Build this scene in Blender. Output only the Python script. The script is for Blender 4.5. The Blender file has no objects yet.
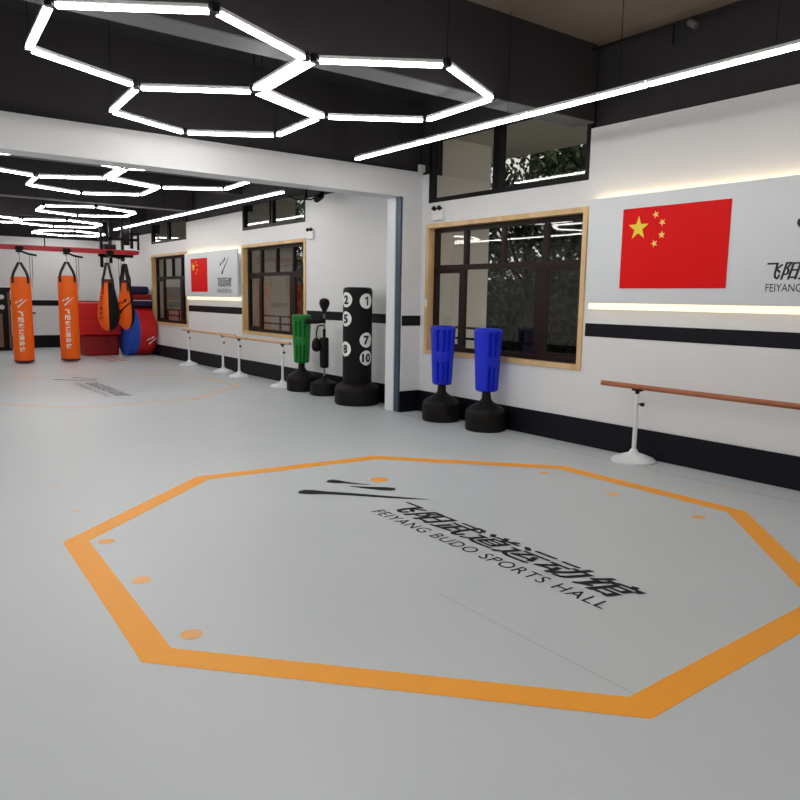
import bpy, bmesh, math, random
from mathutils import Vector, Matrix
random.seed(7)
PI = math.pi
scn = bpy.context.scene
COL = scn.collection

# ------------------------------------------------------------------ helpers
def rgb(r, g, b):
    f = lambda c: (c/255)/12.92 if c/255 <= .04045 else (((c/255)+.055)/1.055)**2.4
    return (f(r), f(g), f(b), 1)

def mat(name, col, rough=.5, metal=0, emit=None, strength=0, spec=.5, noise=0, nscale=8, bump=0, bscale=200, sheen=0):
    m = bpy.data.materials.new(name); m.use_nodes = True
    nt = m.node_tree; b = nt.nodes['Principled BSDF']
    b.inputs['Base Color'].default_value = col
    b.inputs['Roughness'].default_value = rough
    b.inputs['Metallic'].default_value = metal
    b.inputs['Specular IOR Level'].default_value = spec
    if emit:
        b.inputs['Emission Color'].default_value = emit
        b.inputs['Emission Strength'].default_value = strength
    tc = nt.nodes.new('ShaderNodeTexCoord')
    if noise:
        n = nt.nodes.new('ShaderNodeTexNoise'); n.inputs['Scale'].default_value = nscale; n.inputs['Detail'].default_value = 5
        nt.links.new(tc.outputs['Object'], n.inputs['Vector'])
        mx = nt.nodes.new('ShaderNodeMix'); mx.data_type = 'RGBA'
        mx.inputs['A'].default_value = tuple(c*(1-noise) for c in col[:3])+(1,)
        mx.inputs['B'].default_value = tuple(min(1, c*(1+noise)) for c in col[:3])+(1,)
        nt.links.new(n.outputs['Fac'], mx.inputs['Factor']); nt.links.new(mx.outputs['Result'], b.inputs['Base Color'])
    if bump:
        n2 = nt.nodes.new('ShaderNodeTexNoise'); n2.inputs['Scale'].default_value = bscale
        nt.links.new(tc.outputs['Object'], n2.inputs['Vector'])
        bp = nt.nodes.new('ShaderNodeBump'); bp.inputs['Strength'].default_value = bump; bp.inputs['Distance'].default_value = .002
        nt.links.new(n2.outputs['Fac'], bp.inputs['Height']); nt.links.new(bp.outputs['Normal'], b.inputs['Normal'])
    return m

def wood_mat(name, c1, c2, axis_scale):
    m = mat(name, c1, .42); nt = m.node_tree; b = nt.nodes['Principled BSDF']
    tc = nt.nodes.new('ShaderNodeTexCoord'); mp = nt.nodes.new('ShaderNodeMapping'); mp.inputs['Scale'].default_value = axis_scale
    n = nt.nodes.new('ShaderNodeTexNoise'); n.inputs['Scale'].default_value = 6; n.inputs['Detail'].default_value = 8
    cr = nt.nodes.new('ShaderNodeValToRGB'); cr.color_ramp.elements[0].color = c1; cr.color_ramp.elements[1].color = c2
    cr.color_ramp.elements[0].position = .35; cr.color_ramp.elements[1].position = .65
    nt.links.new(tc.outputs['Object'], mp.inputs['Vector']); nt.links.new(mp.outputs['Vector'], n.inputs['Vector'])
    nt.links.new(n.outputs['Fac'], cr.inputs['Fac']); nt.links.new(cr.outputs['Color'], b.inputs['Base Color'])
    return m

M = {}
M['floor'] = mat('vinyl_mat', rgb(197, 203, 206), .38, noise=.035, nscale=1.3, spec=.35, bump=.12, bscale=350)
M['wall'] = mat('white_paint', rgb(226, 226, 227), .6, noise=.015, nscale=2, spec=.3)
M['panelwhite'] = mat('panel_paint', rgb(220, 224, 228), .5, noise=.01, spec=.3)
M['black'] = mat('black_ceiling_paint', rgb(47, 44, 47), .8, noise=.15, nscale=3, spec=.3)
M['slab'] = mat('bare_slab', rgb(112, 102, 92), .85, noise=.15, nscale=2, spec=.2)
M['soffit'] = mat('lit_grey_soffit', rgb(104, 106, 107), .8, noise=.08, nscale=3, spec=.2)  # beam undersides: lamp light from below painted in as grey
M['navy'] = mat('navy_black_paint', rgb(14, 14, 24), .5, noise=.08, spec=.2)
M['orange'] = mat('orange_marking', rgb(255, 168, 38), .45, noise=.03, spec=.3)
M['paleorange'] = mat('glare_pale_orange', rgb(214, 194, 178), .45, noise=.05, spec=.3)  # far octagon: floor glare painted in as a paler orange
M['dotorange'] = mat('orange_dot', rgb(240, 180, 110), .45, spec=.3)
M['ink'] = mat('charcoal_print', rgb(18, 23, 34), .55, spec=.12)
M['inkglare'] = mat('glare_pale_print', rgb(110, 116, 126), .45, spec=.3)  # far logo and lettering: glare washout painted into the ink
M['redprint'] = mat('faded_red_print', rgb(214, 130, 110), .45, spec=.3)
M['seam'] = mat('mat_seam', rgb(158, 164, 169), .6)
M['led'] = mat('lamp_diffuser', (1, 1, 1, 1), .5, emit=(1, .975, .94, 1), strength=18)
M['lamp_body'] = mat('lamp_housing', rgb(225, 225, 225), .4)
M['warmled'] = mat('warm_led', (1, .9, .7, 1), .5, emit=(1, .74, .42, 1), strength=9)
M['creamled'] = mat('cream_led', (1, .9, .7, 1), .5, emit=(1, .82, .56, 1), strength=.82)
M['blackmetal'] = mat('black_metal', rgb(15, 14, 15), .5, .0, spec=.2)
M['frame'] = mat('dark_brown_frame', rgb(34, 20, 17), .45, noise=.1, spec=.2)
M['pine'] = wood_mat('pine_casing', rgb(205, 168, 118), rgb(226, 194, 146), (1, 1, .25))
M['barrewood'] = wood_mat('barre_wood', rgb(150, 82, 50), rgb(178, 106, 66), (4, .4, 4))
M['lightwood'] = wood_mat('light_barre_wood', rgb(190, 150, 110), rgb(206, 168, 128), (4, .4, 4))
M['whitemetal'] = mat('white_powder_metal', rgb(226, 229, 232), .35)
M['alu'] = mat('aluminium', rgb(196, 198, 202), .35, .5)
M['steelblue'] = mat('slate_seal', rgb(64, 78, 98), .4, .2)
M['blue'] = mat('blue_pu', rgb(12, 38, 205), .4, spec=.4, noise=.05, nscale=6)
M['bluegroove'] = mat('blue_pu_dark', rgb(14, 26, 120), .5)
M['green'] = mat('green_pu', rgb(16, 120, 42), .42, spec=.4, noise=.05, nscale=6)
M['base'] = mat('black_plastic', rgb(20, 17, 16), .5, spec=.2, noise=.06)
M['leather'] = mat('black_leather', rgb(14, 12, 12), .55, spec=.2, bump=.3, bscale=120)
M['bagorange'] = mat('orange_vinyl', rgb(250, 104, 14), .42, spec=.3, noise=.05, nscale=4, bump=.3, bscale=60)
M['strap'] = mat('black_webbing', rgb(22, 20, 22), .7)
M['maroon'] = mat('maroon_trim', rgb(96, 20, 20), .5)
M['red'] = mat('red_vinyl', rgb(205, 24, 26), .45, spec=.4, noise=.06, nscale=4)
M['darkred'] = mat('dark_red_vinyl', rgb(150, 20, 24), .45, spec=.4)
M['railred'] = mat('red_painted_steel', rgb(190, 26, 42), .35)
M['matblue'] = mat('blue_vinyl', rgb(30, 84, 200), .45)
M['navyvinyl'] = mat('navy_vinyl', rgb(28, 30, 72), .45)
M['flagred'] = mat('flag_red', rgb(226, 6, 10), .5, spec=.15, noise=.03, nscale=2)
M['yellow'] = mat('flag_yellow', rgb(240, 214, 50), .5)
M['palestar'] = mat('flag_pale_yellow', rgb(244, 208, 110), .5)
M['white'] = mat('white_print', rgb(240, 240, 238), .5)
M['digit'] = mat('black_print', rgb(14, 14, 15), .5)
M['steel'] = mat('chain_steel', rgb(150, 150, 152), .35, .8)
M['beige'] = mat('outside_render', rgb(232, 226, 212), .8, noise=.08, nscale=2)
M['bark'] = mat('bark', rgb(60, 50, 42), .9, noise=.3, nscale=10)
M['leaf'] = mat('leaf', rgb(44, 66, 30), .6, noise=.35, nscale=2)
M['leaf2'] = mat('leaf_dark', rgb(16, 26, 14), .8, noise=.35, nscale=2)
M['soil'] = mat('outside_ground', rgb(58, 58, 50), .9, noise=.2)
M['brown'] = wood_mat('brown_board', rgb(96, 66, 52), rgb(120, 86, 66), (6, 6, 1))
M['socket'] = mat('white_plastic', rgb(232, 232, 228), .4)

def glass():
    m = bpy.data.materials.new('window_glass'); m.use_nodes = True; nt = m.node_tree
    nt.nodes.remove(nt.nodes['Principled BSDF'])
    out = nt.nodes['Material Output']
    t = nt.nodes.new('ShaderNodeBsdfTransparent'); t.inputs['Color'].default_value = (.80, .80, .77, 1)
    g = nt.nodes.new('ShaderNodeBsdfGlossy'); g.inputs['Roughness'].default_value = .02
    lw = nt.nodes.new('ShaderNodeLayerWeight'); lw.inputs['Blend'].default_value = .5
    pw = nt.nodes.new('ShaderNodeMath'); pw.operation = 'POWER'; pw.inputs[1].default_value = 4
    fr = nt.nodes.new('ShaderNodeMath'); fr.operation = 'MULTIPLY_ADD'; fr.inputs[1].default_value = .8; fr.inputs[2].default_value = .045
    nt.links.new(lw.outputs['Facing'], pw.inputs[0]); nt.links.new(pw.outputs[0], fr.inputs[0])
    mx = nt.nodes.new('ShaderNodeMixShader')
    nt.links.new(fr.outputs[0], mx.inputs[0]); nt.links.new(t.outputs[0], mx.inputs[1]); nt.links.new(g.outputs[0], mx.inputs[2])
    nt.links.new(mx.outputs[0], out.inputs['Surface'])
    return m
M['glass'] = glass()

class MB:
    def __init__(s): s.bm = bmesh.new(); s.mats = []
    def mi(s, m):
        if m is None: return 0
        if m not in s.mats: s.mats.append(m)
        return s.mats.index(m)
    def poly(s, pts, m=None, smooth=False):
        f = s.bm.faces.new([s.bm.verts.new(p) for p in pts]); f.material_index = s.mi(m); f.smooth = smooth; return s
    def box(s, x0, x1, y0, y1, z0, z1, m=None, bevel=0, seg=2):
        b = bmesh.new(); bmesh.ops.create_cube(b, size=1)
        for v in b.verts: v.co = Vector(((x0+x1)/2+v.co.x*(x1-x0), (y0+y1)/2+v.co.y*(y1-y0), (z0+z1)/2+v.co.z*(z1-z0)))
        if bevel: bmesh.ops.bevel(b, geom=b.edges[:], offset=bevel, segments=seg, affect='EDGES', profile=.5)
        s._merge(b, m, bool(bevel) and seg > 2); return s
    def _merge(s, b, m, smooth=False):
        mp = {v: s.bm.verts.new(v.co) for v in b.verts}; k = s.mi(m)
        for f in b.faces:
            nf = s.bm.faces.new([mp[v] for v in f.verts]); nf.material_index = k; nf.smooth = smooth
        b.free()
    def cyl(s, a, b, r, m=None, n=16, r2=None, cap=True, smooth=True):
        a = Vector(a); b = Vector(b); d = (b-a).normalized(); r2 = r if r2 is None else r2
        u = d.orthogonal().normalized(); w = d.cross(u); k = s.mi(m)
        A = [s.bm.verts.new(a+(u*math.cos(2*PI*i/n)+w*math.sin(2*PI*i/n))*r) for i in range(n)]
        B = [s.bm.verts.new(b+(u*math.cos(2*PI*i/n)+w*math.sin(2*PI*i/n))*r2) for i in range(n)]
        for i in range(n):
            f = s.bm.faces.new([A[i], A[(i+1) % n], B[(i+1) % n], B[i]]); f.smooth = smooth; f.material_index = k
        if cap:
            for L in (A[::-1], B): f = s.bm.faces.new(L); f.material_index = k
        return s
    def tube(s, pts, r, m=None, n=8):
        pts = [Vector(p) for p in pts]; k = s.mi(m); rings = []
        prev = None
        for i, p in enumerate(pts):
            d = (pts[min(i+1, len(pts)-1)]-pts[max(i-1, 0)]).normalized()
            u = d.orthogonal().normalized() if prev is None else (prev-d*prev.dot(d)).normalized()
            prev = u; w = d.cross(u)
            rings.append([s.bm.verts.new(p+(u*math.cos(2*PI*j/n)+w*math.sin(2*PI*j/n))*r) for j in range(n)])
        for a, b in zip(rings, rings[1:]):
            for j in range(n):
                f = s.bm.faces.new([a[j], a[(j+1) % n], b[(j+1) % n], b[j]]); f.smooth = True; f.material_index = k
        for L in (rings[0][::-1], rings[-1]): f = s.bm.faces.new(L); f.material_index = k
        return s
    def lathe(s, prof, m=None, n=48, c=(0, 0), fn=None, mfn=None, axis='z'):
        """prof = [(r,z)...] bottom to top; fn(theta, r, z) -> r"""
        rings = []
        for r, z in prof:
            ring = []
            for j in range(n):
                t = 2*PI*j/n; rr = fn(t, r, z) if fn else r
                x, y = rr*math.cos(t), rr*math.sin(t)
                if axis == 'z': p = (c[0]+x, c[1]+y, z)
                else: p = (z, c[0]+x, c[1]+y)
                ring.append(s.bm.verts.new(p))
            rings.append(ring)
        for (pa, a), (pb, b) in zip(zip(prof, rings), zip(prof[1:], rings[1:])):
            for j in range(n):
                f = s.bm.faces.new([a[j], a[(j+1) % n], b[(j+1) % n], b[j]]); f.smooth = True
                mm = m
                if mfn: mm = mfn(2*PI*(j+.5)/n, (pa[1]+pb[1])/2) or m
                f.material_index = s.mi(mm)
        for L in (rings[0][::-1], rings[-1]):
            f = s.bm.faces.new(L); f.material_index = s.mi(m)
        return s
    def build(s, name, m=None, parent=None, loc=(0, 0, 0), smooth_angle=None):
        if m is not None and not s.mats: s.mats = [m]
        me = bpy.data.meshes.new(name)
        bmesh.ops.recalc_face_normals(s.bm, faces=s.bm.faces[:]) if not getattr(s, 'keep', False) else None
        s.bm.to_mesh(me); s.bm.free()
        for k in s.mats: me.materials.append(k)
        me.set_sharp_from_angle(angle=math.radians(35))
        o = bpy.data.objects.new(name, me); COL.objects.link(o); o.location = loc
        if parent: o.parent = parent
        return o

def empty(name, loc=(0, 0, 0), rz=0):
    o = bpy.data.objects.new(name, None); COL.objects.link(o); o.location = loc; o.rotation_euler = (0, 0, rz)
    o.empty_display_size = .1
    return o
def tag(o, label=None, cat=None, group=None, kind=None):
    if label: o['label'] = label
    if cat: o['category'] = cat
    if group: o['group'] = group
    if kind: o['kind'] = kind
    return o
def struct(o): o['kind'] = 'structure'; return o
KIDS = {}
def kids(o): return [c for c in bpy.data.objects if c.parent == o]
def copy_tree(o, parent=None):
    c = o.copy(); COL.objects.link(c); c.parent = parent
    for ch in kids(o): copy_tree(ch, c)
    return c

def text_polys(s, offset=0.0, shear=0.0, spacing=1.0):
    """triangulated flat lettering, normalised so that its box is 0..1 in v and keeps its aspect; returns verts, faces, width"""
    cu = bpy.data.curves.new('t', 'FONT'); cu.body = s; cu.size = 1; cu.offset = offset; cu.shear = shear; cu.space_character = spacing
    cu.resolution_u = 3
    o = bpy.data.objects.new('t', cu); COL.objects.link(o)
    dg = bpy.context.evaluated_depsgraph_get(); dg.update()
    me = bpy.data.meshes.new_from_object(o.evaluated_get(dg))
    V = [v.co.copy() for v in me.vertices]; F = [list(p.vertices) for p in me.polygons]
    bpy.data.objects.remove(o); bpy.data.curves.remove(cu); bpy.data.meshes.remove(me)
    x0 = min(v.x for v in V); x1 = max(v.x for v in V); y0 = min(v.y for v in V); y1 = max(v.y for v in V)
    V = [((v.x-x0)/(x1-x0), (v.y-y0)/(y1-y0)) for v in V]
    return V, F, (x1-x0)/(y1-y0)
def add_text(mb, s, w, h, fn, m, split=0, **kw):
    """fn(u,v) maps metres along the line / up to a 3-D point"""
    V, F, asp = text_polys(s, **kw)
    b = bmesh.new(); vs = [b.verts.new((u*w, v*h, 0)) for u, v in V]
    for f in F:
        try: b.faces.new([vs[i] for i in f])
        except ValueError: pass
    if split:
        bmesh.ops.triangulate(b, faces=b.faces[:])
        for _ in range(4):
            E_ = [e for e in b.edges if e.calc_length() > split]
            if not E_: break
            bmesh.ops.subdivide_edges(b, edges=E_, cuts=1); bmesh.ops.triangulate(b, faces=b.faces[:])
    for v in b.verts: v.co = Vector(fn(v.co.x, v.co.y))
    mb._merge(b, m)
    mb.keep = True
LOGO = [[(-.935, .205, .022), (-.91, .22, .055), (-.85, .26, .048), (-.81, .29, .028), (-.75, .33, .022), (-.63, .42, .006)],
        [(-.68, .26, .006), (-.57, .35, .03), (-.47, .44, .052), (-.42, .49, .045), (-.40, .51, .02)],
        [(-.765, -.155, .02), (-.745, -.14, .06), (-.69, -.085, .064), (-.62, -.01, .042), (-.5, .11, .036), (-.25, .33, .028), (-.10, .47, .014), (-.02, .55, .003)]]
def add_logo(mb, fn, m, k=1, seg=6):
    for st in LOGO:
        P = []
        for (a, b) in zip(st, st[1:]):
            for i in range(seg): t = i/seg; P.append(tuple(a[j]+(b[j]-a[j])*t for j in range(3)))
        P.append(st[-1])
        L, R_ = [], []
        for i, p in enumerate(P):
            q0 = P[max(i-1, 0)]; q1 = P[min(i+1, len(P)-1)]
            dx, dy = q1[0]-q0[0], q1[1]-q0[1]; d = math.hypot(dx, dy) or 1
            nx, ny = -dy/d, dx/d
            L.append((p[0]+nx*p[2], p[1]+ny*p[2])); R_.append((p[0]-nx*p[2], p[1]-ny*p[2]))
        for i in range(len(P)-1):
            mb.poly([fn(*(c*k for c in q)) for q in (L[i], L[i+1], R_[i+1], R_[i])], m)
    mb.keep = True
def disc(mb, fn, cu, cv, r, m, n=20, rings=1):
    b = bmesh.new(); c = b.verts.new((cu, cv, 0)); prev = None
    for q in range(1, rings+1):
        ring = [b.verts.new((cu+r*q/rings*math.cos(2*PI*i/n), cv+r*q/rings*math.sin(2*PI*i/n), 0)) for i in range(n)]
        for i in range(n):
            if prev is None: b.faces.new([c, ring[i], ring[(i+1) % n]])
            else: b.faces.new([prev[i], ring[i], ring[(i+1) % n], prev[(i+1) % n]])
        prev = ring
    for v in b.verts: v.co = Vector(fn(v.co.x, v.co.y))
    mb._merge(b, m); mb.keep = True

# ------------------------------------------------------------------ the room
W = 6.13; XL = -3.6; Y0 = -3.5; YB = 22.2; ZC = 4.02; DY0, DY1 = 7.75, 8.05
floor = struct(MB().box(XL-.2, W+.25, Y0-.2, YB+.2, -.12, 0).build('floor', M['floor']))
floor['label'] = 'pale blue-grey vinyl sports floor with orange octagons and dark lettering'
def on_floor(z=.0016): return lambda u, v: (2.875+v, 4.15-u, z)
def octagon(pts, m, w, dx=0, dy=0):
    n = len(pts); cx = sum(p[0] for p in pts)/n; cy = sum(p[1] for p in pts)/n
    mb = MB()
    inn = []
    for i in range(n):
        p0, p1, p2 = [Vector(pts[(i+k) % n]) for k in (-1, 0, 1)]
        d1 = (p1-p0).normalized(); d2 = (p2-p1).normalized()
        n1 = Vector((d1.y, -d1.x)); n2 = Vector((d2.y, -d2.x))
        if n1.dot(Vector((cx, cy))-p1) < 0: n1 = -n1
        if n2.dot(Vector((cx, cy))-p1) < 0: n2 = -n2
        bis = (n1+n2).normalized(); inn.append(p1+bis*w/bis.dot(n1))
    for i in range(n):
        j = (i+1) % n
        mb.poly([(pts[i][0]+dx, pts[i][1]+dy, .0012), (pts[j][0]+dx, pts[j][1]+dy, .0012), (inn[j].x+dx, inn[j].y+dy, .0012), (inn[i].x+dx, inn[i].y+dy, .0012)], m)
    return mb
OCT = [(.95, 4.66), (2.24, 5.80), (3.96, 5.68), (5.19, 4.38), (5.17, 2.65), (3.92, 1.46), (2.24, 1.43), (.87, 2.90)]
o = octagon(OCT, M['orange'], .14).build('octagon_line', None, floor); o['label'] = 'bright orange octagon outline'
o = octagon(OCT, M['paleorange'], .14, .06, 8.75).build('octagon_line', None, floor); o['label'] = 'octagon outline in the far room, its orange painted paler for glare'
for dx, dy, m, w in ((0, 0, M['ink'], None), (.08, 8.95, M['inkglare'], None)):
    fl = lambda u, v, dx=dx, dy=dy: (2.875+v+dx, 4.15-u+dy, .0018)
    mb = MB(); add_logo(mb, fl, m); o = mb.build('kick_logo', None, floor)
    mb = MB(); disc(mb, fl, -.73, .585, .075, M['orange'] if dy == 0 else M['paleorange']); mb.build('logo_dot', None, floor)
    mb = MB()
    for k in (-.007, 0, .007): add_text(mb, '飞阳武道运动馆', 2.06, .24, lambda u, v: (fl(u-.055+k, v+.148)[0], fl(u-.055+k, v)[1], .0018+k*.03), m, offset=.008, shear=.34, spacing=1.04)
    mb.build('floor_lettering', None, floor)
    mb = MB(); add_text(mb, 'FEIYANG BUDO SPORTS HALL', 2.0, .10, fl, m, offset=.0, spacing=1.12); mb.build('floor_lettering', None, floor)
for (x, y) in [(1.17, 4.53), (1.15, 3.79), (1.13, 3.03), (1.22, 6.1), (1.18, 5.3), (4.78, 4.99), (4.82, 4.29), (4.74, 3.5), (4.74, 2.76), (5.72, 3.12), (5.76, 3.86), (5.78, 5.35)]:
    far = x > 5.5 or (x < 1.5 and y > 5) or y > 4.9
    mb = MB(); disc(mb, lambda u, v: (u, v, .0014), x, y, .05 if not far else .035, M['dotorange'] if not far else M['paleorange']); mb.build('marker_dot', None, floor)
# joints between the rolled mats
mb = MB()
mb.poly([(5.745, -3, .0009), (5.757, -3, .0009), (5.757, 7.7, .0009), (5.745, 7.7, .0009)], M['seam'])
mb.build('mat_seam', None, floor)
mb = MB()
mb.poly([(2.335, 1.5, .0009), (2.339, 1.5, .0009), (2.339, 2.75, .0009), (2.335, 2.75, .0009)], M['seam'])
mb.build('mat_seam', None, floor)
# faded red print near the far mats
mb = MB()
for i in range(5):
    for j in range(2):
        x = 4.62+j*.24; y = 16.95+i*.42+j*.1
        mb.poly([(x, y, .0014), (x+.17, y+.02, .0014), (x+.19, y+.26, .0014), (x+.02, y+.26, .0014)], M['redprint'])
mb.build('red_floor_print', None, floor)

# walls: the right wall with its window openings
H1, H2, H3 = 2.45, 2.73, 3.55          # main window top, clerestory sill, clerestory head
WIN = [(5.03, 7.62, H3), (10.84, 13.26, 3.25), (16.16, 18.52, 3.25)]
mb = MB(); X2 = W+.22
def seg(y0, y1, z0, z1, m, x0=W): mb.box(x0, X2, y0, y1, z0, z1, m)
zt = 3.23
seg(Y0, 5.03, 0, zt, M['wall']); seg(Y0, 5.03, zt, ZC, M['black'], W+.06)
prev = 5.03
for i, (a, b, top) in enumerate(WIN):
    if i: seg(prev, a, 0, 3.1 if i else zt, M['wall']); seg(prev, a, 3.1, ZC, M['black'], W+.03)
    seg(a, b, 0, .80, M['wall']); seg(a, b, H1, H2, M['wall']); seg(a, b, top, ZC, M['black'])
    prev = b
seg(prev, YB+.2, 0, 3.0, M['wall']); seg(prev, YB+.2, 3.0, ZC, M['black'])
wr = struct(mb.build('wall_right'))
# far wall, left wall, wall behind the camera
mb = MB(); mb.box(XL, W, YB, YB+.2, 0, 2.98, M['wall']); mb.box(XL, W, YB, YB+.2, 2.98, ZC, M['black']); struct(mb.build('wall_back'))
mb = MB(); mb.box(XL-.2, XL, Y0-.2, YB+.2, 0, 3.2, M['wall']); mb.box(XL-.2, XL, Y0-.2, YB+.2, 3.2, ZC, M['black']); struct(mb.build('wall_left'))
mb = MB(); mb.box(XL, W, Y0-.2, Y0, 0, 3.2, M['wall']); mb.box(XL, W, Y0-.2, Y0, 3.2, ZC, M['black']); struct(mb.build('wall_front'))
# ceiling: black slab over both rooms, paler bare slab in the bay by the camera
mb = MB(); mb.box(XL-.2, X2, 5.2, YB+.2, ZC, ZC+.15, M['black']); mb.box(XL-.2, X2, Y0-.2, 5.2, ZC, ZC+.15, M['slab']); ceil = struct(mb.build('ceiling'))
def beam(y0, y1, z0, m=M['black'], ms=M['soffit']):
    b_ = MB(); b_.box(XL, W-.0, y0, y1, z0+.012, ZC, m); b_.box(XL, W, y0+.002, y1-.002, z0, z0+.012, ms); return b_.build('ceiling_beam', None, ceil)
beam(5.0, 5.26, 3.28); beam(11.05, 11.3, 3.3, ms=M['black']); beam(13.3, 13.5, 3.42, ms=M['black']); beam(15.75, 16.0, 3.3)
b_ = MB(); b_.box(XL, W+.0, 18.9, 19.15, 3.25, ZC, M['black']); b_.build('ceiling_beam', None, ceil)
# divider between the two rooms: white beam and stub pier
mb = MB(); mb.box(XL, W, DY0, DY1, 2.80, 3.13, M['wall']); mb.box(XL, W, DY0+.05, DY1-.05, 3.13, ZC, M['black'])
mb.box(5.82, W, DY0, DY1, 0, 2.80, M['wall']); mb.box(XL, -2.9, DY0, DY1, 0, 2.8, M['wall'])
struct(mb.build('wall_divider'))
# folding-door guide fixed to the pier side
mb = MB(); mb.box(5.775, 5.82, 7.86, 8.04, 0.003, 2.80, M['whitemetal']); g = mb.build('trim_1')
struct(g)
mb = MB(); mb.box(5.79, 5.82, 7.765, 7.86, .003, 2.8, M['steelblue']); struct(mb.build('trim_2'))
# dark painted bands: skirting and waist-high stripe
t = .012; n_ = [3]
def band(name, z0, z1, th):
    b_ = MB()
    for (y0, y1) in ((Y0, DY0), (DY1, YB)):
        if name == 'base': b_.box(W-th, W, y0, y1, z0, z1, M['navy'])
    return b_
mb = band('base', .002, .281, .018)
mb.box(5.80, W, DY0-.018, DY0, .002, .281, M['navy'])
struct(mb.build('baseboard_right'))
mb = MB(); mb.box(XL, W, YB-.02, YB, .002, .34, M['navy']); struct(mb.build('baseboard_back'))
mb = MB(); mb.box(XL, XL+.02, Y0, YB, .002, .281, M['navy']); struct(mb.build('baseboard_left'))
mb = MB()
for y0, y1 in ((Y0, 4.98), (8.05, 10.79), (13.31, 16.11), (18.57, YB)): mb.box(W-.004, W, y0, y1, 1.148, 1.282, M['navy'])
mb.box(5.82, W, DY0-.004, DY0, 1.148, 1.282, M['navy'])
struct(mb.build('trim_3'))
mb = MB(); mb.box(XL, W, YB-.004, YB, 1.15, 1.30, M['navy']); struct(mb.build('trim_4'))

# windows
def window(idx, y0, y1, mirrored=False):
    root = empty('window_%d' % idx, (W, (y0+y1)/2, .80)); struct(root)
    ZB = .80; L = y1-y0; h = H1-ZB; c = L/2
    def lb(b, x0, x1, a0, a1, z0, z1, m=None): b.box(x0, x1, a0-c, a1-c, z0, z1, m)
    b = MB(); t = .055
    for a in ((-.02, L+.02, -.015, t-.015), (-.02, L+.02, h-t+.015, h+.015)): lb(b, -.02, .09, a[0], a[1], a[2], a[3])
    lb(b, -.02, .09, -.02, t-.02, t-.015, h-t+.015); lb(b, -.02, .09, L-t+.02, L+.02, t-.015, h-t+.015)
    b.build('wood_casing', M['pine'], root)
    # dark brown frame: transom row of four lights over three sashes (y runs away from the camera, so column edges count from the far end)
    b = MB(); f0, f1 = t-.02, L-t+.02; zt_, zb_ = h-t+.015, t-.015; fx0, fx1 = .085, .15
    fr = .055
    lb(b, fx0, fx1, f0, f1, zb_, zb_+fr); lb(b, fx0, fx1, f0, f1, zt_-fr, zt_)
    lb(b, fx0, fx1, f0, f0+fr, zb_+fr, zt_-fr); lb(b, fx0, fx1, f1-fr, f1, zb_+fr, zt_-fr)
    tr = h-.575
    lb(b, fx0, fx1, f0+fr, f1-fr, tr, tr+.065)
    cols = [.245, .50, .755]
    for q in cols: lb(b, fx0, fx1, L*q-.025, L*q+.025, tr+.065, zt_-fr)
    b.build('window_frame', M['frame'], root)
    b = MB()
    for q, w_ in ((.262, .09), (.775, .05)):
        lb(b, fx0+.01, fx1-.005, L*q-w_, L*q+w_, zb_+fr, tr)
    for a0, a1 in ((f0+fr, L*.262-.09), (L*.775+.05, f1-fr)):
        for z0_ in (zb_+fr, tr-.04): lb(b, fx0+.01, fx1-.01, a0, a1, z0_, z0_+.04)
    lb(b, fx0+.002, fx0+.01, L*.24-.01, L*.24+.01, .72, .80, M['alu']) if False else None
    b.build('sash', M['frame'], root)
    b = MB(); lb(b, .115, .121, f0+fr, f1-fr, zb_+fr, zt_-fr); b.build('glass_pane', M['glass'], root)
    b = MB()
    lb(b, -.026, -.0205, L-.033+.0, L+.005, .60, .70); b.build('latch_plate', M['socket'], root)
    return root
def clerestory(idx, y0, y1, top):
    root = empty('window_%d' % idx, (W, (y0+y1)/2, H2)); struct(root); L = y1-y0; h = top-H2; c = L/2
    b = MB(); f = .055
    b.box(.0, .09, -c, c, 0, f); b.box(.0, .09, -c, c, h-f, h); b.box(0, .09, -c, -c+f, f, h-f); b.box(0, .09, c-f, c, f, h-f)
    m_ = c-L*.475
    b.box(.01, .08, m_-.075, m_-.03, f, h-f); b.box(.01, .08, m_+.02, m_+.065, f, h-f)
    b.build('window_frame', M['blackmetal'], root)
    b = MB(); b.box(.045, .051, -c+f, c-f, f, h-f); b.build('glass_pane', M['glass'], root)
k = 1
for (a, b, top) in WIN:
    window(k, a, b); clerestory(k+1, a, b, top); k += 2

# ------------------------------------------------------------------ outside the windows
g_ = MB().box(X2+.02, 26, -2, 26, -.6, -.5).build('ground', M['soil']); struct(g_)
mb = MB(); mb.box(X2, 8.15, 2, 23, 3.62, 3.8, M['beige']); struct(mb.build('ceiling_eave'))
for (a, b, top), (nm, cxt) in zip(WIN, (('front', 'behind the near window'), ('middle', 'behind the middle window'), ('far', 'behind the far window'))):
    o = MB().box(X2+.004, 7.35, b+.14, b+.4, -.5, 3.62, M['beige']).build('pilaster')
    tag(o, 'beige rendered pier outside, %s at its left side' % cxt, 'pier', 'piers outside')
    r = empty('guard_rail', (6.5, (a+b)/2, 0))
    q = MB()
    for z in (.82, .98, 1.12): q.box(-.012, .012, (a-b)/2, (b-a)/2, z, z+.028)
    q.build('rail', M['blackmetal'], r)
    for s_ in (-1, -.33, .33, 1):
        MB().box(-.015, .015, s_*(b-a)/2-.015, s_*(b-a)/2+.015, -.5, 1.15).build('post', M['blackmetal'], r)
    tag(r, 'dark metal guard rail outside, %s' % cxt, 'railing', 'guard rails outside')

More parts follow.
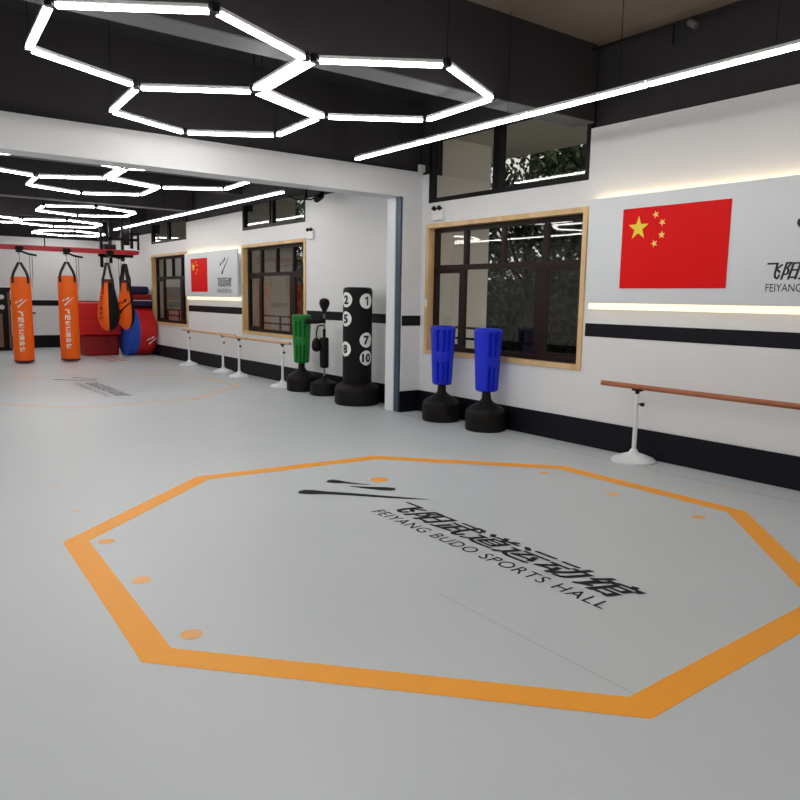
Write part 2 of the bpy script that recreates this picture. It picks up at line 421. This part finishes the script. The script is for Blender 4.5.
def foliage(mb, cx, cy, cz, rx, ry, rz, n, size, ms):
    for i in range(n):
        while True:
            p = Vector((random.uniform(-1, 1), random.uniform(-1, 1), random.uniform(-1, 1)))
            if .15 < p.length < 1: break
        q = Vector((cx+p.x*rx, cy+p.y*ry, cz+p.z*rz))
        d = Vector((random.gauss(0, 1), random.gauss(0, 1), random.gauss(0, 1))).normalized(); u = d.orthogonal().normalized()*size*random.uniform(.6, 1.2); w = d.cross(u)*.55
        mb.poly([q-u, q+w*.8, q+u, q-w*.8], ms)
def tree(x, y, h, label, n=9, seed=0, sparse=1):
    random.seed(seed)
    r = empty('tree', (x, y, -.5))
    tb = MB(); tb.tube([(0, 0, 0), (.05, .03, h*.3), (-.04, .1, h*.6), (.02, 0, h*.95)], .09, n=8)
    fb = MB(); fb.keep = True
    for i in range(n):
        a = random.uniform(0, 2*PI); rad = random.uniform(.3, 1.5); z = random.uniform(.42, 1.)*h
        bx_, by_ = rad*math.cos(a), rad*math.sin(a)
        tb.tube([(0, .03, z*.72), (bx_*.5, by_*.5, z*.85), (bx_, by_, z)], .025, n=6)
        foliage(fb, bx_, by_, z, .75, .75, .5, int(330*sparse), .085, M['leaf'] if i % 3 else M['leaf2'])
    tb.build('trunk', M['bark'], r); fb.build('foliage', None, r)
    tag(r, label, 'tree', 'garden trees')
tree(10.5, 9.9, 5.3, 'leafy garden tree seen through the near window, left part', 20, 3, .75)
tree(9.8, 8.0, 6.0, 'dense dark tree seen at the right of the near window', 20, 4, 1.3)
tree(9.9, 13.6, 4.6, 'garden tree outside, hidden mostly by the near pier', 10, 5)
tree(9.6, 17.5, 4.6, 'garden tree outside the middle window', 11, 6)
tree(9.8, 22.0, 4.6, 'garden tree outside the far window', 11, 8)
random.seed(11)
hb = MB(); hb.keep = True
for i in range(34):
    y = 4.5+i*.62; hb_h = 2.3+random.uniform(-.3, .4)
    for zc in (.1, .9, 1.7): foliage(hb, 12.2+random.uniform(-.2, .2), y, zc, .8, .8, hb_h/3+.1, 170, .13, M['leaf2'] if (i+int(zc)) % 2 else M['leaf'])
hb.box(12.6, 13.1, 3, 26, -.5, 2.0, M['leaf2'])
tag(hb.build('hedge'), 'tall dark hedge running along the garden outside the windows', 'hedge', kind='stuff')

# ------------------------------------------------------------------ lamps
BARL = .955
def bar_mesh(L):
    h = MB().box(-L/2, L/2, -.019, .019, .013, .038)
    d = MB().box(-L/2+.004, L/2-.004, -.021, .021, -.008, .013)
    return h, d
def add_bar(root, L, loc, rz):
    h, d = bar_mesh(L)
    hb_ = h.build('light_bar', M['lamp_body'], root, loc); hb_.rotation_euler = (0, 0, rz)
    d.build('diffuser', M['led'], hb_)
def hexagon(cx, cy, z, rot, label, skip=(), s=BARL, group=None, clip=lambda x, y: True):
    r = empty('hexagon_light', (cx, cy, z))
    ap = s*math.sqrt(3)/2-.033
    for k in range(6):
        if k in skip: continue
        a = math.radians(60*k+rot); add_bar(r, s-.105, (ap*math.cos(a), ap*math.sin(a), 0), a+PI/2)
    for k in range(6):
        a = math.radians(60*k+30+rot); rr = s-.04
        x, y = rr*math.cos(a), rr*math.sin(a)
        MB().cyl((x, y, -.004), (x, y, .05), .032, n=8).build('connector', M['blackmetal'], r)
        if k % 2 == 0:
            top = ZC-z
            Y = cy+y
            for b0, b1, bz in ((5.0, 5.26, 3.28), (11.05, 11.3, 3.3), (13.3, 13.5, 3.42), (15.75, 16, 3.3), (18.9, 19.15, 3.25)):
                if b0-.01 < Y < b1+.01: top = bz-z
            MB().cyl((x, y, .05), (x, y, top), .003, n=6).build('wire', M['blackmetal'], r)
    tag(r, label, 'ceiling light', 'hexagon lights of white LED bars')
    return r
ZL = 3.10
hc = (2.76, 6.50); rt = -3.5
def nb(c, k, s=BARL): a = math.radians(60*k+rt); return (c[0]+s*math.sqrt(3)*math.cos(a), c[1]+s*math.sqrt(3)*math.sin(a))
hexagon(*hc, ZL, rt, 'hexagon of white LED bars nearest the white beam, in the near room')
h2 = nb(hc, 5); hexagon(*h2, ZL, rt, 'rightmost hexagon of white LED bars in the near room')
h3 = nb(hc, 4); hexagon(*h3, ZL, rt, 'hexagon of LED bars at the top left of the near room, closest to the camera', skip=(1,))
hexagon(.95, 1.75, ZL, rt, 'unseen hexagon of LED bars added to brighten the near end of the floor octagon')  # this and the near-room hexagons below: out of frame, added for brightness
hexagon(1.9, -.6, ZL, rt, 'unseen hexagon of LED bars added for brightness above the near corner by the right wall')
hexagon(-2.1, 3.4, ZL, rt, 'added unseen hexagon of LED bars brightening the left of the near room')
hexagon(-2.15, 5.9, ZL, rt, 'unseen added fill hexagon of LED bars, left corner by the white beam, near room')
hexagon(-.2, -1.9, ZL, rt, 'unseen hexagon of LED bars added behind the camera position to brighten the room')
ZK = 3.03
hexagon(.05, 10.0, ZK, rt, 'unseen added fill hexagon of LED bars, far room, left of the straight line lamp')  # far-room hexagons of the left half: out of frame, added as fill light
hexagon(.2, 14.6, ZK, rt, 'unseen added fill hexagon of LED bars amid the left half of the far room')
hexagon(.4, 18.2, ZK, rt, 'unseen hexagon of LED bars added over the left back corner of the far room')
ha = (2.96, 11.55-.13); hexagon(*ha, ZK, rt, 'large hexagon of LED bars just beyond the white beam, left side of the far room')
h5 = nb(ha, 5); hexagon(*h5, ZK, rt, 'hexagon of LED bars half hidden by the white beam, right one of the far room')
h6 = nb(ha, 4); hexagon(*h6, ZK, rt, 'hexagon of LED bars behind the white beam at the left edge of the photo', skip=(1,))
hexagon(3.74, 15.2-.25, ZK, rt, 'single flat hexagon of LED bars in the middle of the far room')
hexagon(3.92, 18.35-.4, ZK, rt, 'hexagon of LED bars above the orange hanging bags')
hexagon(3.92-1.66, 18.0, ZK, rt, 'hexagon of LED bars at the left edge above the red rail')
hexagon(4.72, 20.7, ZK, rt, 'farthest hexagon of LED bars, by the back wall')
def linear(x, z, ys, label):
    r = empty('linear_light', (x, ys[0], z))
    for a, b in zip(ys, ys[1:]):
        add_bar(r, b-a-.014, (0, (a+b)/2-ys[0], 0), PI/2)
        yy = a+.25-ys[0]
        MB().cyl((0, yy, .05), (0, yy, ZC-z), .003, n=6).build('wire', M['blackmetal'], r)
    tag(r, label, 'ceiling light', 'straight LED lines')
linear(4.87, ZL+.0, [-.1, 1.1, 2.3, 3.5, 4.7, 5.9, 7.42], 'long straight white LED line in the near room beside the right wall')
linear(-1.0, ZL, [-.1, 1.1, 2.3, 3.5, 4.7, 5.9, 7.42], 'LED line at the left side of the near room, seen mirrored in the window')
linear(5.28, 3.03, [10.0, 11.2, 12.4, 13.6, 14.8, 16.0, 17.2, 18.6], 'long straight white LED line in the far room beside the right wall')
linear(-1.0, 3.03, [8.3, 9.5, 10.7, 11.9, 13.1, 14.3, 15.5, 16.6], 'unseen straight LED line added to brighten the left side of the far room')  # assumed lamp out of view, added to lift the far room's brightness

# ------------------------------------------------------------------ wall panels with flag and lettering
def wall_panel(y0, y1, z0, z1, ytext, wtext, ztext, htext, label):
    """y0<y1; reading direction runs towards -y"""
    r = empty('display_panel', (W, (y0+y1)/2, z0)); c = (y0+y1)/2
    MB().box(-.085, -.05, y0-c, y1-c, 0, z1-z0, bevel=.003).build('board', M['panelwhite'], r)
    MB().box(-.05, 0, y0-c+.06, y1-c-.06, .04, z1-z0-.07).build('mounting_frame', M['panelwhite'], r)
    MB().box(-.046, -.02, y0-c+.05, y1-c-.02, z1-z0-.068, z1-z0-.05).build('led_strip', M['warmled'], r)
    o = MB().box(-.05, -.002, y0-c+.02, y1-c-.02, -.062, -.002).build('led_strip', M['creamled'], r); o['label'] = 'glowing cream band along the lower edge'
    fx = -.0865
    f = lambda u, v: (fx, ytext-u-c, ztext-z0+v)
    q = MB()
    for k in (-.4, 0, .4): add_text(q, '飞阳武道运动馆', wtext, htext, lambda u, v: (fx-k*.0008,)+f(u+k*wtext*.008, v)[1:], M['digit'], offset=.008, shear=.3)
    q.build('lettering', None, r)
    q = MB(); add_text(q, 'FEIYANG BUDO SPORTS HALL', wtext, htext*.42, lambda u, v: f(u, v-htext*.62), M['digit']); q.build('lettering', None, r)
    q = MB(); k_ = .62*wtext/.9
    add_logo(q, lambda u, v: f(u+wtext*.5+.52*k_, v+htext*1.45+.1*k_), M['digit'], k=k_); q.build('kick_logo', None, r)
    tag(r, label, 'wall panel', 'wall panels')
wall_panel(1.95, 4.93, 1.492, 2.515, 3.085, 1.0, 1.70, .15, 'white wall panel with warm lit edges to the right of the near window')
wall_panel(13.33, 16.08, 1.475, 2.40, 14.30, .70, 1.68, .19, 'white wall panel with warm lit edges between the two windows of the far room')
def star(mb, cy, cz, r, m, rot=0, x=0):
    pts = []
    for i in range(10):
        a = PI/2+rot+i*PI/5; rr = r if i % 2 == 0 else r*.40
        pts.append((x, cy-rr*math.cos(a), cz+rr*math.sin(a)))
    c = mb.bm.verts.new((x, cy, cz)); vs = [mb.bm.verts.new(p) for p in pts]
    for i in range(10): mb.bm.faces.new([c, vs[i], vs[(i+1) % 10]]).material_index = mb.mi(m)
    mb.keep = True
def flag(yl, yr, z0, z1, label):
    r = empty('flag', (W-.0855, (yl+yr)/2, z0)); w = yl-yr; h = z1-z0
    MB().box(-.006, 0, -w/2, w/2, 0, h).build('field', M['flagred'], r)
    U = h/20; X = -.0075
    for i, (u, v, s) in enumerate(((5, 15, 3), (10, 18, 1), (12, 16, 1), (12, 13, 1), (10, 11, 1))):
        q = MB(); rot = 0 if i == 0 else math.radians((18, 30, 0, 20)[i-1])
        star(q, w/2-u*w/30, v*U, s*U*1.02, M['yellow'] if i == 0 else M['palestar'], rot, X)
        q.build('star', None, r)
    tag(r, label, 'flag', 'wall flags')
flag(4.52, 3.43, 1.635, 2.385, 'large red flag with five yellow stars on the near white panel')
flag(15.70, 14.80, 1.58, 2.28, 'small red flag with yellow stars on the panel in the far room')

# small fittings on the right wall
def emergency(y, z, x, label, rz=0):
    r = empty('emergency_light', (x, y, z))
    MB().box(-.05, 0, -.10, .10, 0, .13, bevel=.008).build('housing', M['socket'], r)
    for s_ in (-.05, .05):
        MB().cyl((-.03, s_, .13), (-.07, s_, .155), .024, n=14, r2=.03).build('lamp_head', M['base'], r)
    tag(r, label, 'emergency light', 'emergency lights')
emergency(7.39-.0, 2.50, W, 'white twin-head emergency light on the wall above the near window corner')
emergency(10.62, 2.44, W, 'white twin-head emergency light beside the middle window')
r = empty('security_camera', (5.9, 9.95, 2.98))
MB().box(-.03, .03, -.03, .03, .06, ZC-2.98).build('bracket', M['blackmetal'], r)
MB().tube([(-.02, 0, .06), (-.12, .1, .0), (-.3, .25, 0), (-.42, .3, .05)], .012).build('cable', M['blackmetal'], r)
MB().cyl((0, 0, .05), (-.14, -.1, -.02), .05, n=16).build('camera_body', M['blackmetal'], r)
tag(r, 'small black security camera hanging in the far room near the white beam', 'security camera')
o = MB().box(6.04, 6.13, DY0-.05, DY0, 3.13, 3.22, bevel=.005).build('junction_box', M['socket']); tag(o, 'small white junction box on top of the white beam end', 'junction box')
o = MB().box(3.98, 4.12, YB-.03, YB, .93, .97).build('door_pull', M['blackmetal']); tag(o, 'short black pull on the far white wall between the orange bags', 'handle')
r = empty('sprinkler_pipe', (5.95, 4.0, 3.9)); MB().cyl((0.1, 1.0, .06), (0.1, -3, .06), .012, n=8).build('pipe', M['blackmetal'], r); MB().cyl((.1, .1, .06), (.1, .1, -.12), .012, n=8).build('drop', M['blackmetal'], r)
MB().cyl((.1, -.12, -.02), (.1, -.05, .03), .03, n=10).build('head', M['steel'], r); tag(r, 'thin dark ceiling pipe with a small drop near the right wall', 'pipe')

# ------------------------------------------------------------------ ballet barres
def barre(y0, y1, x, zr, stands, m, label):
    r = empty('ballet_barre', (x, (y0+y1)/2, 0)); c = (y0+y1)/2
    L = MB(); n = 14
    L.cyl((0, y0-c, zr), (0, y1-c, zr), .025, n=20)
    L.build('handrail', m, r)
    for sy in stands:
        y = sy-c
        MB().lathe([(.205, .001), (.205, .018), (.19, .034), (.14, .055), (.08, .075), (.045, .09), (.03, .12)], n=40, c=(0, y)).build('base', M['whitemetal'], r)
        MB().cyl((0, y, .10), (0, y, zr-.06), .022, n=18, r2=.018).build('post', M['whitemetal'], r)
        MB().cyl((0, y, zr-.065), (0, y, zr-.035), .02, n=14).box(-.02, .02, y-.05, y+.05, zr-.038, zr-.02).build('bracket', M['blackmetal'], r)
        MB().cyl((0, y, zr-.16), (0, y-.06, zr-.16), .007, n=8).cyl((0, y-.05, zr-.16), (0, y-.075, zr-.16), .018, n=10).build('knob', M['blackmetal'], r)
    tag(r, label, 'ballet barre', 'barres along the wall')
barre(1.75, 4.56, 5.91, .715, (4.15, 2.15), M['barrewood'], 'reddish wooden barre on white stands along the near right wall')
barre(13.05, 15.75, 5.85, .755, (15.42, 13.62), M['lightwood'], 'farther pale wooden barre in the far room, under the small flag')
barre(10.72, 13.42, 5.78, .74, (12.72, 11.0), M['lightwood'], 'pale wooden barre in the far room below the middle window, beside the green dummy')

# ------------------------------------------------------------------ free standing dummies
def dummy(x, y, m, face, label, name='punching_dummy', z0=.45, z1=1.18):
    r = empty(name, (x, y, 0), face)
    MB().lathe([(.225, .001), (.238, .012), (.242, .10), (.240, .205), (.23, .235), (.19, .27), (.12, .31), (.075, .34), (.055, .37), (.05, z0+.02)], n=56).build('base', M['base'], r)
    prof = []
    N = 90
    for i in range(N+1):
        t = i/N; z = z0+(z1-z0)*t
        rr = .122+.032*t
        e = .035
        if z-z0 < e: rr -= e-math.sqrt(max(0, e*e-(e-(z-z0))**2))
        if z1-z < e: rr -= e-math.sqrt(max(0, e*e-(e-(z1-z))**2))
        prof.append((rr, z))
    def groove(th, z):
        a = (math.degrees(th)+180) % 360-180          # 0 = front
        if not (-75 < a < 75): return 0
        up = .86 < z < 1.13; lo = .47 < z < .74
        d = 0
        if up or lo:
            for c_ in (-27, 0, 27):
                if abs(a-c_) < 6.5: d = max(d, min(1, (6.5-abs(a-c_))/2))
            zz = z
            for e0, e1 in ((.86, 1.13), (.47, .74)):
                if e0 < z < e1: d *= min(1, (z-e0)/.02, (e1-z)/.02)
        return d
    def fn(t, r_, z):
        c, s_ = abs(math.cos(t)), abs(math.sin(t)); n_p = 3.2
        sq = (c**n_p+s_**n_p)**(-1/n_p)
        return r_*(1+(sq-1)*.55)-.030*groove(t, z)+(.004 if (.77 < z < .83 and math.cos(t) > .6) else 0)
    MB().lathe(prof, n=144, fn=fn).build('body_pad', m, r)
    tag(r, label, 'punching dummy', 'pad dummies on black bases')
    return r
fc = lambda x, y, d=0: math.atan2(-y, -x)+math.radians(d)
dummy(5.88, 6.97, M['blue'], fc(5.8, 6.88, 6), 'blue punching dummy on a black base, left one of the pair below the near window')
dummy(5.885, 6.17, M['blue'], fc(5.82, 6.13, 38), 'blue punching dummy on a black base, right one of the pair below the near window')
dummy(5.82, 10.42, M['green'], fc(5.82, 10.42, -8), 'green punching dummy on a black base in the far room', z0=.45, z1=1.225)

# black free standing heavy bag with numbered targets
bx, by = 5.77, 8.72
r = empty('freestanding_heavy_bag', (bx, by, 0), math.atan2(-by, -bx))
MB().lathe([(.30, .001), (.318, .015), (.322, .18), (.315, .235), (.29, .27), (.24, .30), (.2, .315)], n=64).build('base', M['base'], r)
MB().lathe([(.203, .30), (.207, .34), (.207, 1.59), (.203, 1.62), (.188, 1.642), (.15, 1.65)], n=64).build('column', M['leather'], r)
def cylmap(ang, zc, R_): return lambda u, v: (R_*math.cos(ang+u/R_), R_*math.sin(ang+u/R_), zc+v)
for dgt, a, z in (('1', 36, 1.46), ('2', -50, 1.475), ('5', -52, 1.21), ('7', 37, .92), ('8', -54, .79), ('10', 38, .67)):
    a = math.radians(a)
    q = MB(); disc(q, cylmap(a, z, .2105), 0, 0, .105, M['white'], n=32, rings=4); dd = q.build('target_disc', None, r)
    w_ = .062 if dgt == '1' else (.15 if dgt == '10' else .095); hh = .125
    q = MB()
    if dgt == '1':
        g1 = cylmap(a, z, .2125)
        for P in ([(.002, -.062), (.026, -.062), (.026, .062), (.002, .062)], [(-.028, .022), (.002, .034), (.002, .062), (-.004, .056), (-.014, .048), (-.028, .044)]): q.poly([g1(*p) for p in P], M['digit'])
        q.keep = True
    else: add_text(q, dgt, w_, hh, lambda u, v: cylmap(a, z, .2125)(u-w_/2, v-hh/2), M['digit'], split=.02, offset=.045)
    q.build('number', None, dd)
tag(r, 'tall black freestanding heavy bag with white numbered circles beside the white pier', 'punching bag')

# reflex bag stand
sx, sy = 5.86, 9.78
r = empty('reflex_bag_stand', (sx, sy, 0), math.atan2(-sy, -sx)+PI/2)   # local x = image right... set by facing
r.rotation_euler = (0, 0, math.atan2(-sx, sy))
MB().lathe([(.20, .001), (.22, .012), (.222, .14), (.21, .19), (.13, .22), (.05, .25), (.03, .30)], n=48).build('base', M['base'], r)
MB().cyl((0, 0, .25), (0, 0, 1.27), .016, n=12).build('pole', M['steel'], r)
MB().lathe([(.05, .42), (.068, .44), (.07, .64), (.07, .87), (.06, .89)], n=24).build('sleeve_pad', M['leather'], r)
MB().cyl((0, 0, .86), (0, 0, 1.02), .024, n=12).build('collar', M['blackmetal'], r)
MB().tube([(0, 0, 1.06), (-.05, 0, 1.08), (-.10, 0, 1.06), (-.12, 0, .98), (-.12, 0, .87)], .011).build('curved_arm', M['blackmetal'], r)
MB().lathe([(.02, .67), (.06, .69), (.078, .75), (.07, .82), (.03, .88)], n=24, c=(-.12, 0)).build('small_ball', M['leather'], r)
MB().tube([(.02, 0, 1.15), (-.1, 0, 1.14), (-.29, 0, 1.13)], .04).build('swing_bar', M['leather'], r)
MB().lathe([(.012, 1.24), (.03, 1.29), (.075, 1.38), (.082, 1.42), (.07, 1.465), (.03, 1.49)], n=28).build('reflex_ball', M['leather'], r)
tag(r, 'black reflex ball stand between the green dummy and the tall numbered bag', 'punching bag')

# ------------------------------------------------------------------ far end: rail, hanging bags, mats
RY = 17.42; RZ = 2.40
r = empty('hanging_rail', (1.28, RY, RZ))
mb = MB(); mb.box(0, 4.1, -.05, .05, -.01, .01); mb.box(0, 4.1, -.05, .05, .075, .095); mb.box(0, 4.1, -.012, .012, .01, .075)
mb.build('beam', M['railred'], r)
MB().tube([(4.1, 0, .05), (4.17, .05, .05), (4.2, .2, .05), (4.18, .45, .05)], .045, n=12).build('curved_end', M['railred'], r)
for x in (.3, 2.2, 3.35):
    MB().cyl((x, 0, .095), (x, 0, ZC-RZ), .012, n=8).build('hanger', M['blackmetal'], r)
tag(r, 'red painted steel rail hanging across the far room and carrying the bags', 'rail')
def heavy_bag(x, y, ztop, zbot, R_, label, a0):
    r = empty('heavy_bag', (x, y, zbot), math.atan2(-y, -x))
    H_ = ztop-zbot
    MB().lathe([(R_*.80, 0), (R_*.94, .012), (R_, .04), (R_*1.02, .5), (R_*1.0, H_-.05), (R_*.96, H_-.012), (R_*.86, H_)], n=40).build('bag_body', M['bagorange'], r)
    MB().lathe([(R_*.82, -.006), (R_*.965, .006), (R_*1.0, .03), (R_*1.012, .045)], n=40).build('bottom_trim', M['maroon'], r)
    for k in range(4):
        a = PI/4+k*PI/2; c_, s_ = math.cos(a), math.sin(a); q = R_+.006
        MB().tube([(q*c_, q*s_, H_-.14), (q*c_, q*s_, H_+.01), (q*.8*c_, q*.8*s_, H_+.10), (.03*c_, .03*s_, H_+.29)], .027, n=6).build('strap', M['strap'], r)
    MB().tube([(0, 0, H_+.27), (0, 0, RZ-.10-zbot)], .008, n=6).build('chain', M['steel'], r)
    q = MB(); f = lambda u, v: cylmap(math.radians(a0), 0, R_*1.03)(u, v)
    add_logo(q, lambda u, v: f(u+.14, v+H_-.60), M['white'], k=.26, seg=8); q.build('kick_logo', None, r)
    q = MB(); 
    for i, ch in enumerate('飞阳武道运动馆'):
        add_text(q, ch, .105, .105, lambda u, v, i=i: f(u-.06, v+H_-.83-i*.125), M['white'], split=.03, offset=.03)
    q.build('lettering', None, r)
    tag(r, label, 'punching bag', 'straight orange bags')
heavy_bag(2.97, RY-.02, 1.83, .025, .198, 'orange hanging heavy bag with white lettering, left of the two straight ones', -6)
heavy_bag(3.90, RY-.02, 1.88, .03, .198, 'orange hanging heavy bag with white lettering, next to the brown board', -6)
def trolley(x, label):
    r = empty('rail_trolley', (x, RY, RZ-.012))
    MB().box(-.05, .05, -.065, .065, -.05, -.001).build('carriage', M['blackmetal'], r)
    for s_ in (-1, 1):
        MB().cyl((s_*.035-.0, -.085, .035), (s_*.035, -.066, .035), .05, n=14).build('wheel', M['blackmetal'], r)
    MB().tube([(0, 0, -.05), (.0, 0, -.09)], .02).build('hook', M['steel'], r)
    MB().tube([(.06, 0, -.03), (.16, 0, -.07), (.34, 0, -.10)], .022, n=6).build('brake_lever', M['blackmetal'], r)
    MB().tube([(.2, 0, -.08), (.2, 0, -.5), (.23, 0, -.82), (.25, 0, -.5), (.25, 0, -.1)], .006, n=5).build('pull_cord', M['strap'], r)
    tag(r, label, 'trolley', 'rail trolleys')
for x, l in ((2.97, 'above the left orange heavy bag'), (3.90, 'above the right orange heavy bag'), (4.81, 'above the nearer pear-shaped bag')):
    trolley(x, 'black rail trolley with a brake lever %s' % l)
def pear(x, y, z0, z1, R_, label, lettering, split_dark=True, turn=0):
    r = empty('pear_bag', (x, y, z0), math.atan2(-y, -x)+turn); H_ = z1-z0; N = 30; prof = []
    for i in range(N+1):
        t = i/N
        if t < .32: rr = R_*math.sqrt(max(0.02, 1-((.32-t)/.33)**2))
        else:
            u = (t-.32)/.68; rr = R_*(1-.44*(3*u*u-2*u**3))
        prof.append((rr, t*H_))
    def mf(th, z):
        a = (math.degrees(th)+180) % 360-180
        if z > H_*.93: return M['maroon']
        if split_dark: return M['leather'] if (-5 < a-8 < 85 or a < -110) else M['bagorange']
        return M['bagorange'] if abs(a) < 60 else M['leather']
    MB().lathe(prof, M['bagorange'], n=48, mfn=mf).build('bag_body', None, r)
    for k in range(4):
        a = PI/4+k*PI/2; c_, s_ = math.cos(a), math.sin(a); q = R_*.57
        MB().tube([(q*c_, q*s_, H_-.28), (q*c_, q*s_, H_+.01), (q*.7*c_, q*.7*s_, H_+.12), (.03*c_, .03*s_, H_+.36)], .028, n=6).build('strap', M['strap'], r)
    MB().tube([(0, 0, H_+.34), (0, 0, RZ-.08-z0)], .008, n=6).build('chain', M['steel'], r)
    def f(u, v):
        t = max(0, min(1, v/H_)); rr = prof[int(round(t*N))][0]+.006; a = math.radians(lettering)+u/R_
        lo = int(t*N); hi = min(N, lo+1); fr = t*N-lo; rr = prof[lo][0]*(1-fr)+prof[hi][0]*fr+.008
        return (rr*math.cos(a), rr*math.sin(a), v)
    q = MB()
    if split_dark:
        for i, ch in enumerate('飞阳武道运动馆'): add_text(q, ch, .09, .09, lambda u, v, i=i: f(u-.05, v+H_*.80-i*.115), M['maroon'], split=.03, offset=.03)
    else: add_logo(q, lambda u, v: f(u+.28, v+H_*.40), M['leather'], k=.48, seg=8)
    q.build('lettering', None, r)
    tag(r, label, 'punching bag', 'pear-shaped bags')
pear(4.74, RY-.05, .67, 1.83, .235, 'orange and black pear-shaped bag hanging in front of the red mats', -42)
pear(5.18, RY+.14, .69, 1.83, .195, 'second pear-shaped bag with an orange front, hanging right behind the first', 0, False, -.35)
# black steel frame that carries the rail end
r = empty('steel_frame', (5.06, RY+.25, 0))
for x, z0 in ((-.35, 2.1), (-.15, 2.2), (.12, 2.25)): MB().box(x-.03, x+.03, -.03, .03, z0, ZC).build('post', M['blackmetal'], r)
MB().box(-.42, .35, -.03, .03, 2.34, 2.40).build('crossbar', M['blackmetal'], r)
MB().box(-.42, .5, -.03, .03, 2.72, 2.78).build('crossbar', M['blackmetal'], r)
MB().box(.30, .36, -.03, .03, 2.55, ZC).box(.46, .50, -.03, .03, 2.52, 2.91).box(.12, .50, -.03, .03, 2.86, 2.91).build('bracket', M['blackmetal'], r)
MB().box(-.30, -.05, -.10, .06, 2.32, 2.62, bevel=.01).build('winch_box', M['blackmetal'], r)
MB().box(.14, .28, -.02, .02, 2.62, 3.0, bevel=.01).build('hanging_plate', M['blackmetal'], r)
tag(r, 'black steel hanging frame at the right end of the red rail', 'frame')
# mats and rolls at the far end
def roundbox(name, x0, x1, y0, y1, z0, z1, m, label, cat, bev=.06):
    r = empty(name, ((x0+x1)/2, (y0+y1)/2, z0)); w, d = (x1-x0)/2, (y1-y0)/2
    MB().box(-w, w, -d, d, 0, z1-z0, bevel=bev, seg=4).build('cushion', m, r)
    MB().box(-w*1.003, w*1.003, -d*1.003, d*1.003, (z1-z0)*.5-.006, (z1-z0)*.5+.006).build('seam_strip', M['darkred'] if m in (M['red'], M['darkred']) else M['strap'], r)
    MB().box(w*.3-.06, w*.3+.06, -d-.012, -d, (z1-z0)*.62, (z1-z0)*.68).build('handle', M['strap'], r)
    tag(r, label, cat)
roundbox('crash_mat', 4.52, 5.35, 18.75, 19.4, .0, .505, M['darkred'], 'dark red foam block on the floor, under the bigger bright red one', 'gym mat')
roundbox('crash_mat', 4.40, 5.40, 18.65, 19.5, .505, 1.30, M['red'], 'bright red foam block stacked on the dark red one behind the pear bags', 'gym mat')
r = empty('training_barrel', (5.42, 18.7, .60))
Rb = .595
pr = [(.02, 0), (Rb*.9, 0), (Rb, .03), (Rb, .25)]
MB().lathe(pr, n=56, axis='x').build('blue_section', M['matblue'], r)
MB().lathe([(Rb, .25), (Rb*1.01, .27), (Rb*1.01, .60), (Rb*.98, .645), (Rb*.9, .67), (.02, .67)], n=56, axis='x').build('red_section', M['red'], r)
mb = MB(); cm = lambda u, v: (.47+u, -(Rb*1.01+.006)*math.cos(-.45+v/Rb), (Rb*1.01+.006)*math.sin(-.45+v/Rb))
add_logo(mb, lambda u, v: cm(u+.22, v), M['white'], k=.30, seg=8); mb.build('kick_logo', None, r)
tag(r, 'big lying foam barrel, blue at the left and red at the right', 'gym mat')
r = empty('folded_mat', (5.76, 18.7, 1.20))
MB().box(-.30, .30, -.30, .30, 0, .16, bevel=.03, seg=3).build('lower_fold', M['navyvinyl'], r)
MB().box(-.30, .30, -.31, .29, .16, .30, bevel=.03, seg=3).build('middle_fold', M['darkred'], r)
MB().box(-.29, .26, -.26, .28, .30, .50, bevel=.06, seg=3).build('upper_fold', M['navyvinyl'], r)
MB().box(-.301, .301, -.311, .29, .145, .165).build('piping', M['white'], r)
tag(r, 'folded navy and red mat lying on top of the foam barrel', 'gym mat')
o = MB().box(5.0, 5.10, 21.6, YB-.03, 0.001, 1.33, bevel=.006).build('board', M['brown']); tag(o, 'narrow brown board standing on edge beside the red mats', 'board')
# display cabinet at the left edge
r = empty('cabinet', (2.95, 21.5, 0))
MB().box(-.5, .42, -.22, .25, 0.0, 1.56, bevel=.01).build('body', M['blackmetal'], r)
MB().box(-.30, .22, -.235, -.22, .10, .95).build('door', M['brown'], r)
MB().box(.36, .42, -.232, -.22, .06, 1.5).build('edge_strip', M['brown'], r)
MB().box(-.52, .44, -.25, .26, 1.56, 1.62, bevel=.01).build('top', M['navy'], r)
for z in (1.38, 1.12):
    MB().cyl((.22, -.26, z), (.22, -.225, z), .06, n=20).build('rosette', M['alu'], r)
tag(r, 'dark cabinet with round pale ornaments at the left edge of the far room', 'cabinet')

# ------------------------------------------------------------------ daylight, camera, view
w = bpy.data.worlds.new('overcast'); scn.world = w; w.use_nodes = True
bg = w.node_tree.nodes['Background']; bg.inputs['Color'].default_value = (.96, .93, .95, 1); bg.inputs['Strength'].default_value = 1.15
cam = bpy.data.cameras.new('camera'); co = bpy.data.objects.new('camera', cam); COL.objects.link(co)
cam.sensor_width = 36; cam.sensor_fit = 'HORIZONTAL'; cam.lens = 36*733.8/800; cam.clip_end = 200
yaw, pit, rol = .64379, .13703, .016616
F = Vector((math.sin(yaw)*math.cos(pit), math.cos(yaw)*math.cos(pit), -math.sin(pit)))
R0 = Vector((math.cos(yaw), -math.sin(yaw), 0)); U0 = R0.cross(F)
R1 = R0*math.cos(rol)+U0*math.sin(rol); U1 = -R0*math.sin(rol)+U0*math.cos(rol)
mt = Matrix((R1, U1, -F)).transposed().to_4x4(); mt.translation = Vector((0, 0, 1.5)); co.matrix_world = mt
scn.camera = co
vs = scn.view_settings; vs.view_transform = 'Standard'; vs.look = 'None'; vs.exposure = .24; vs.gamma = 1; vs.use_curve_mapping = False
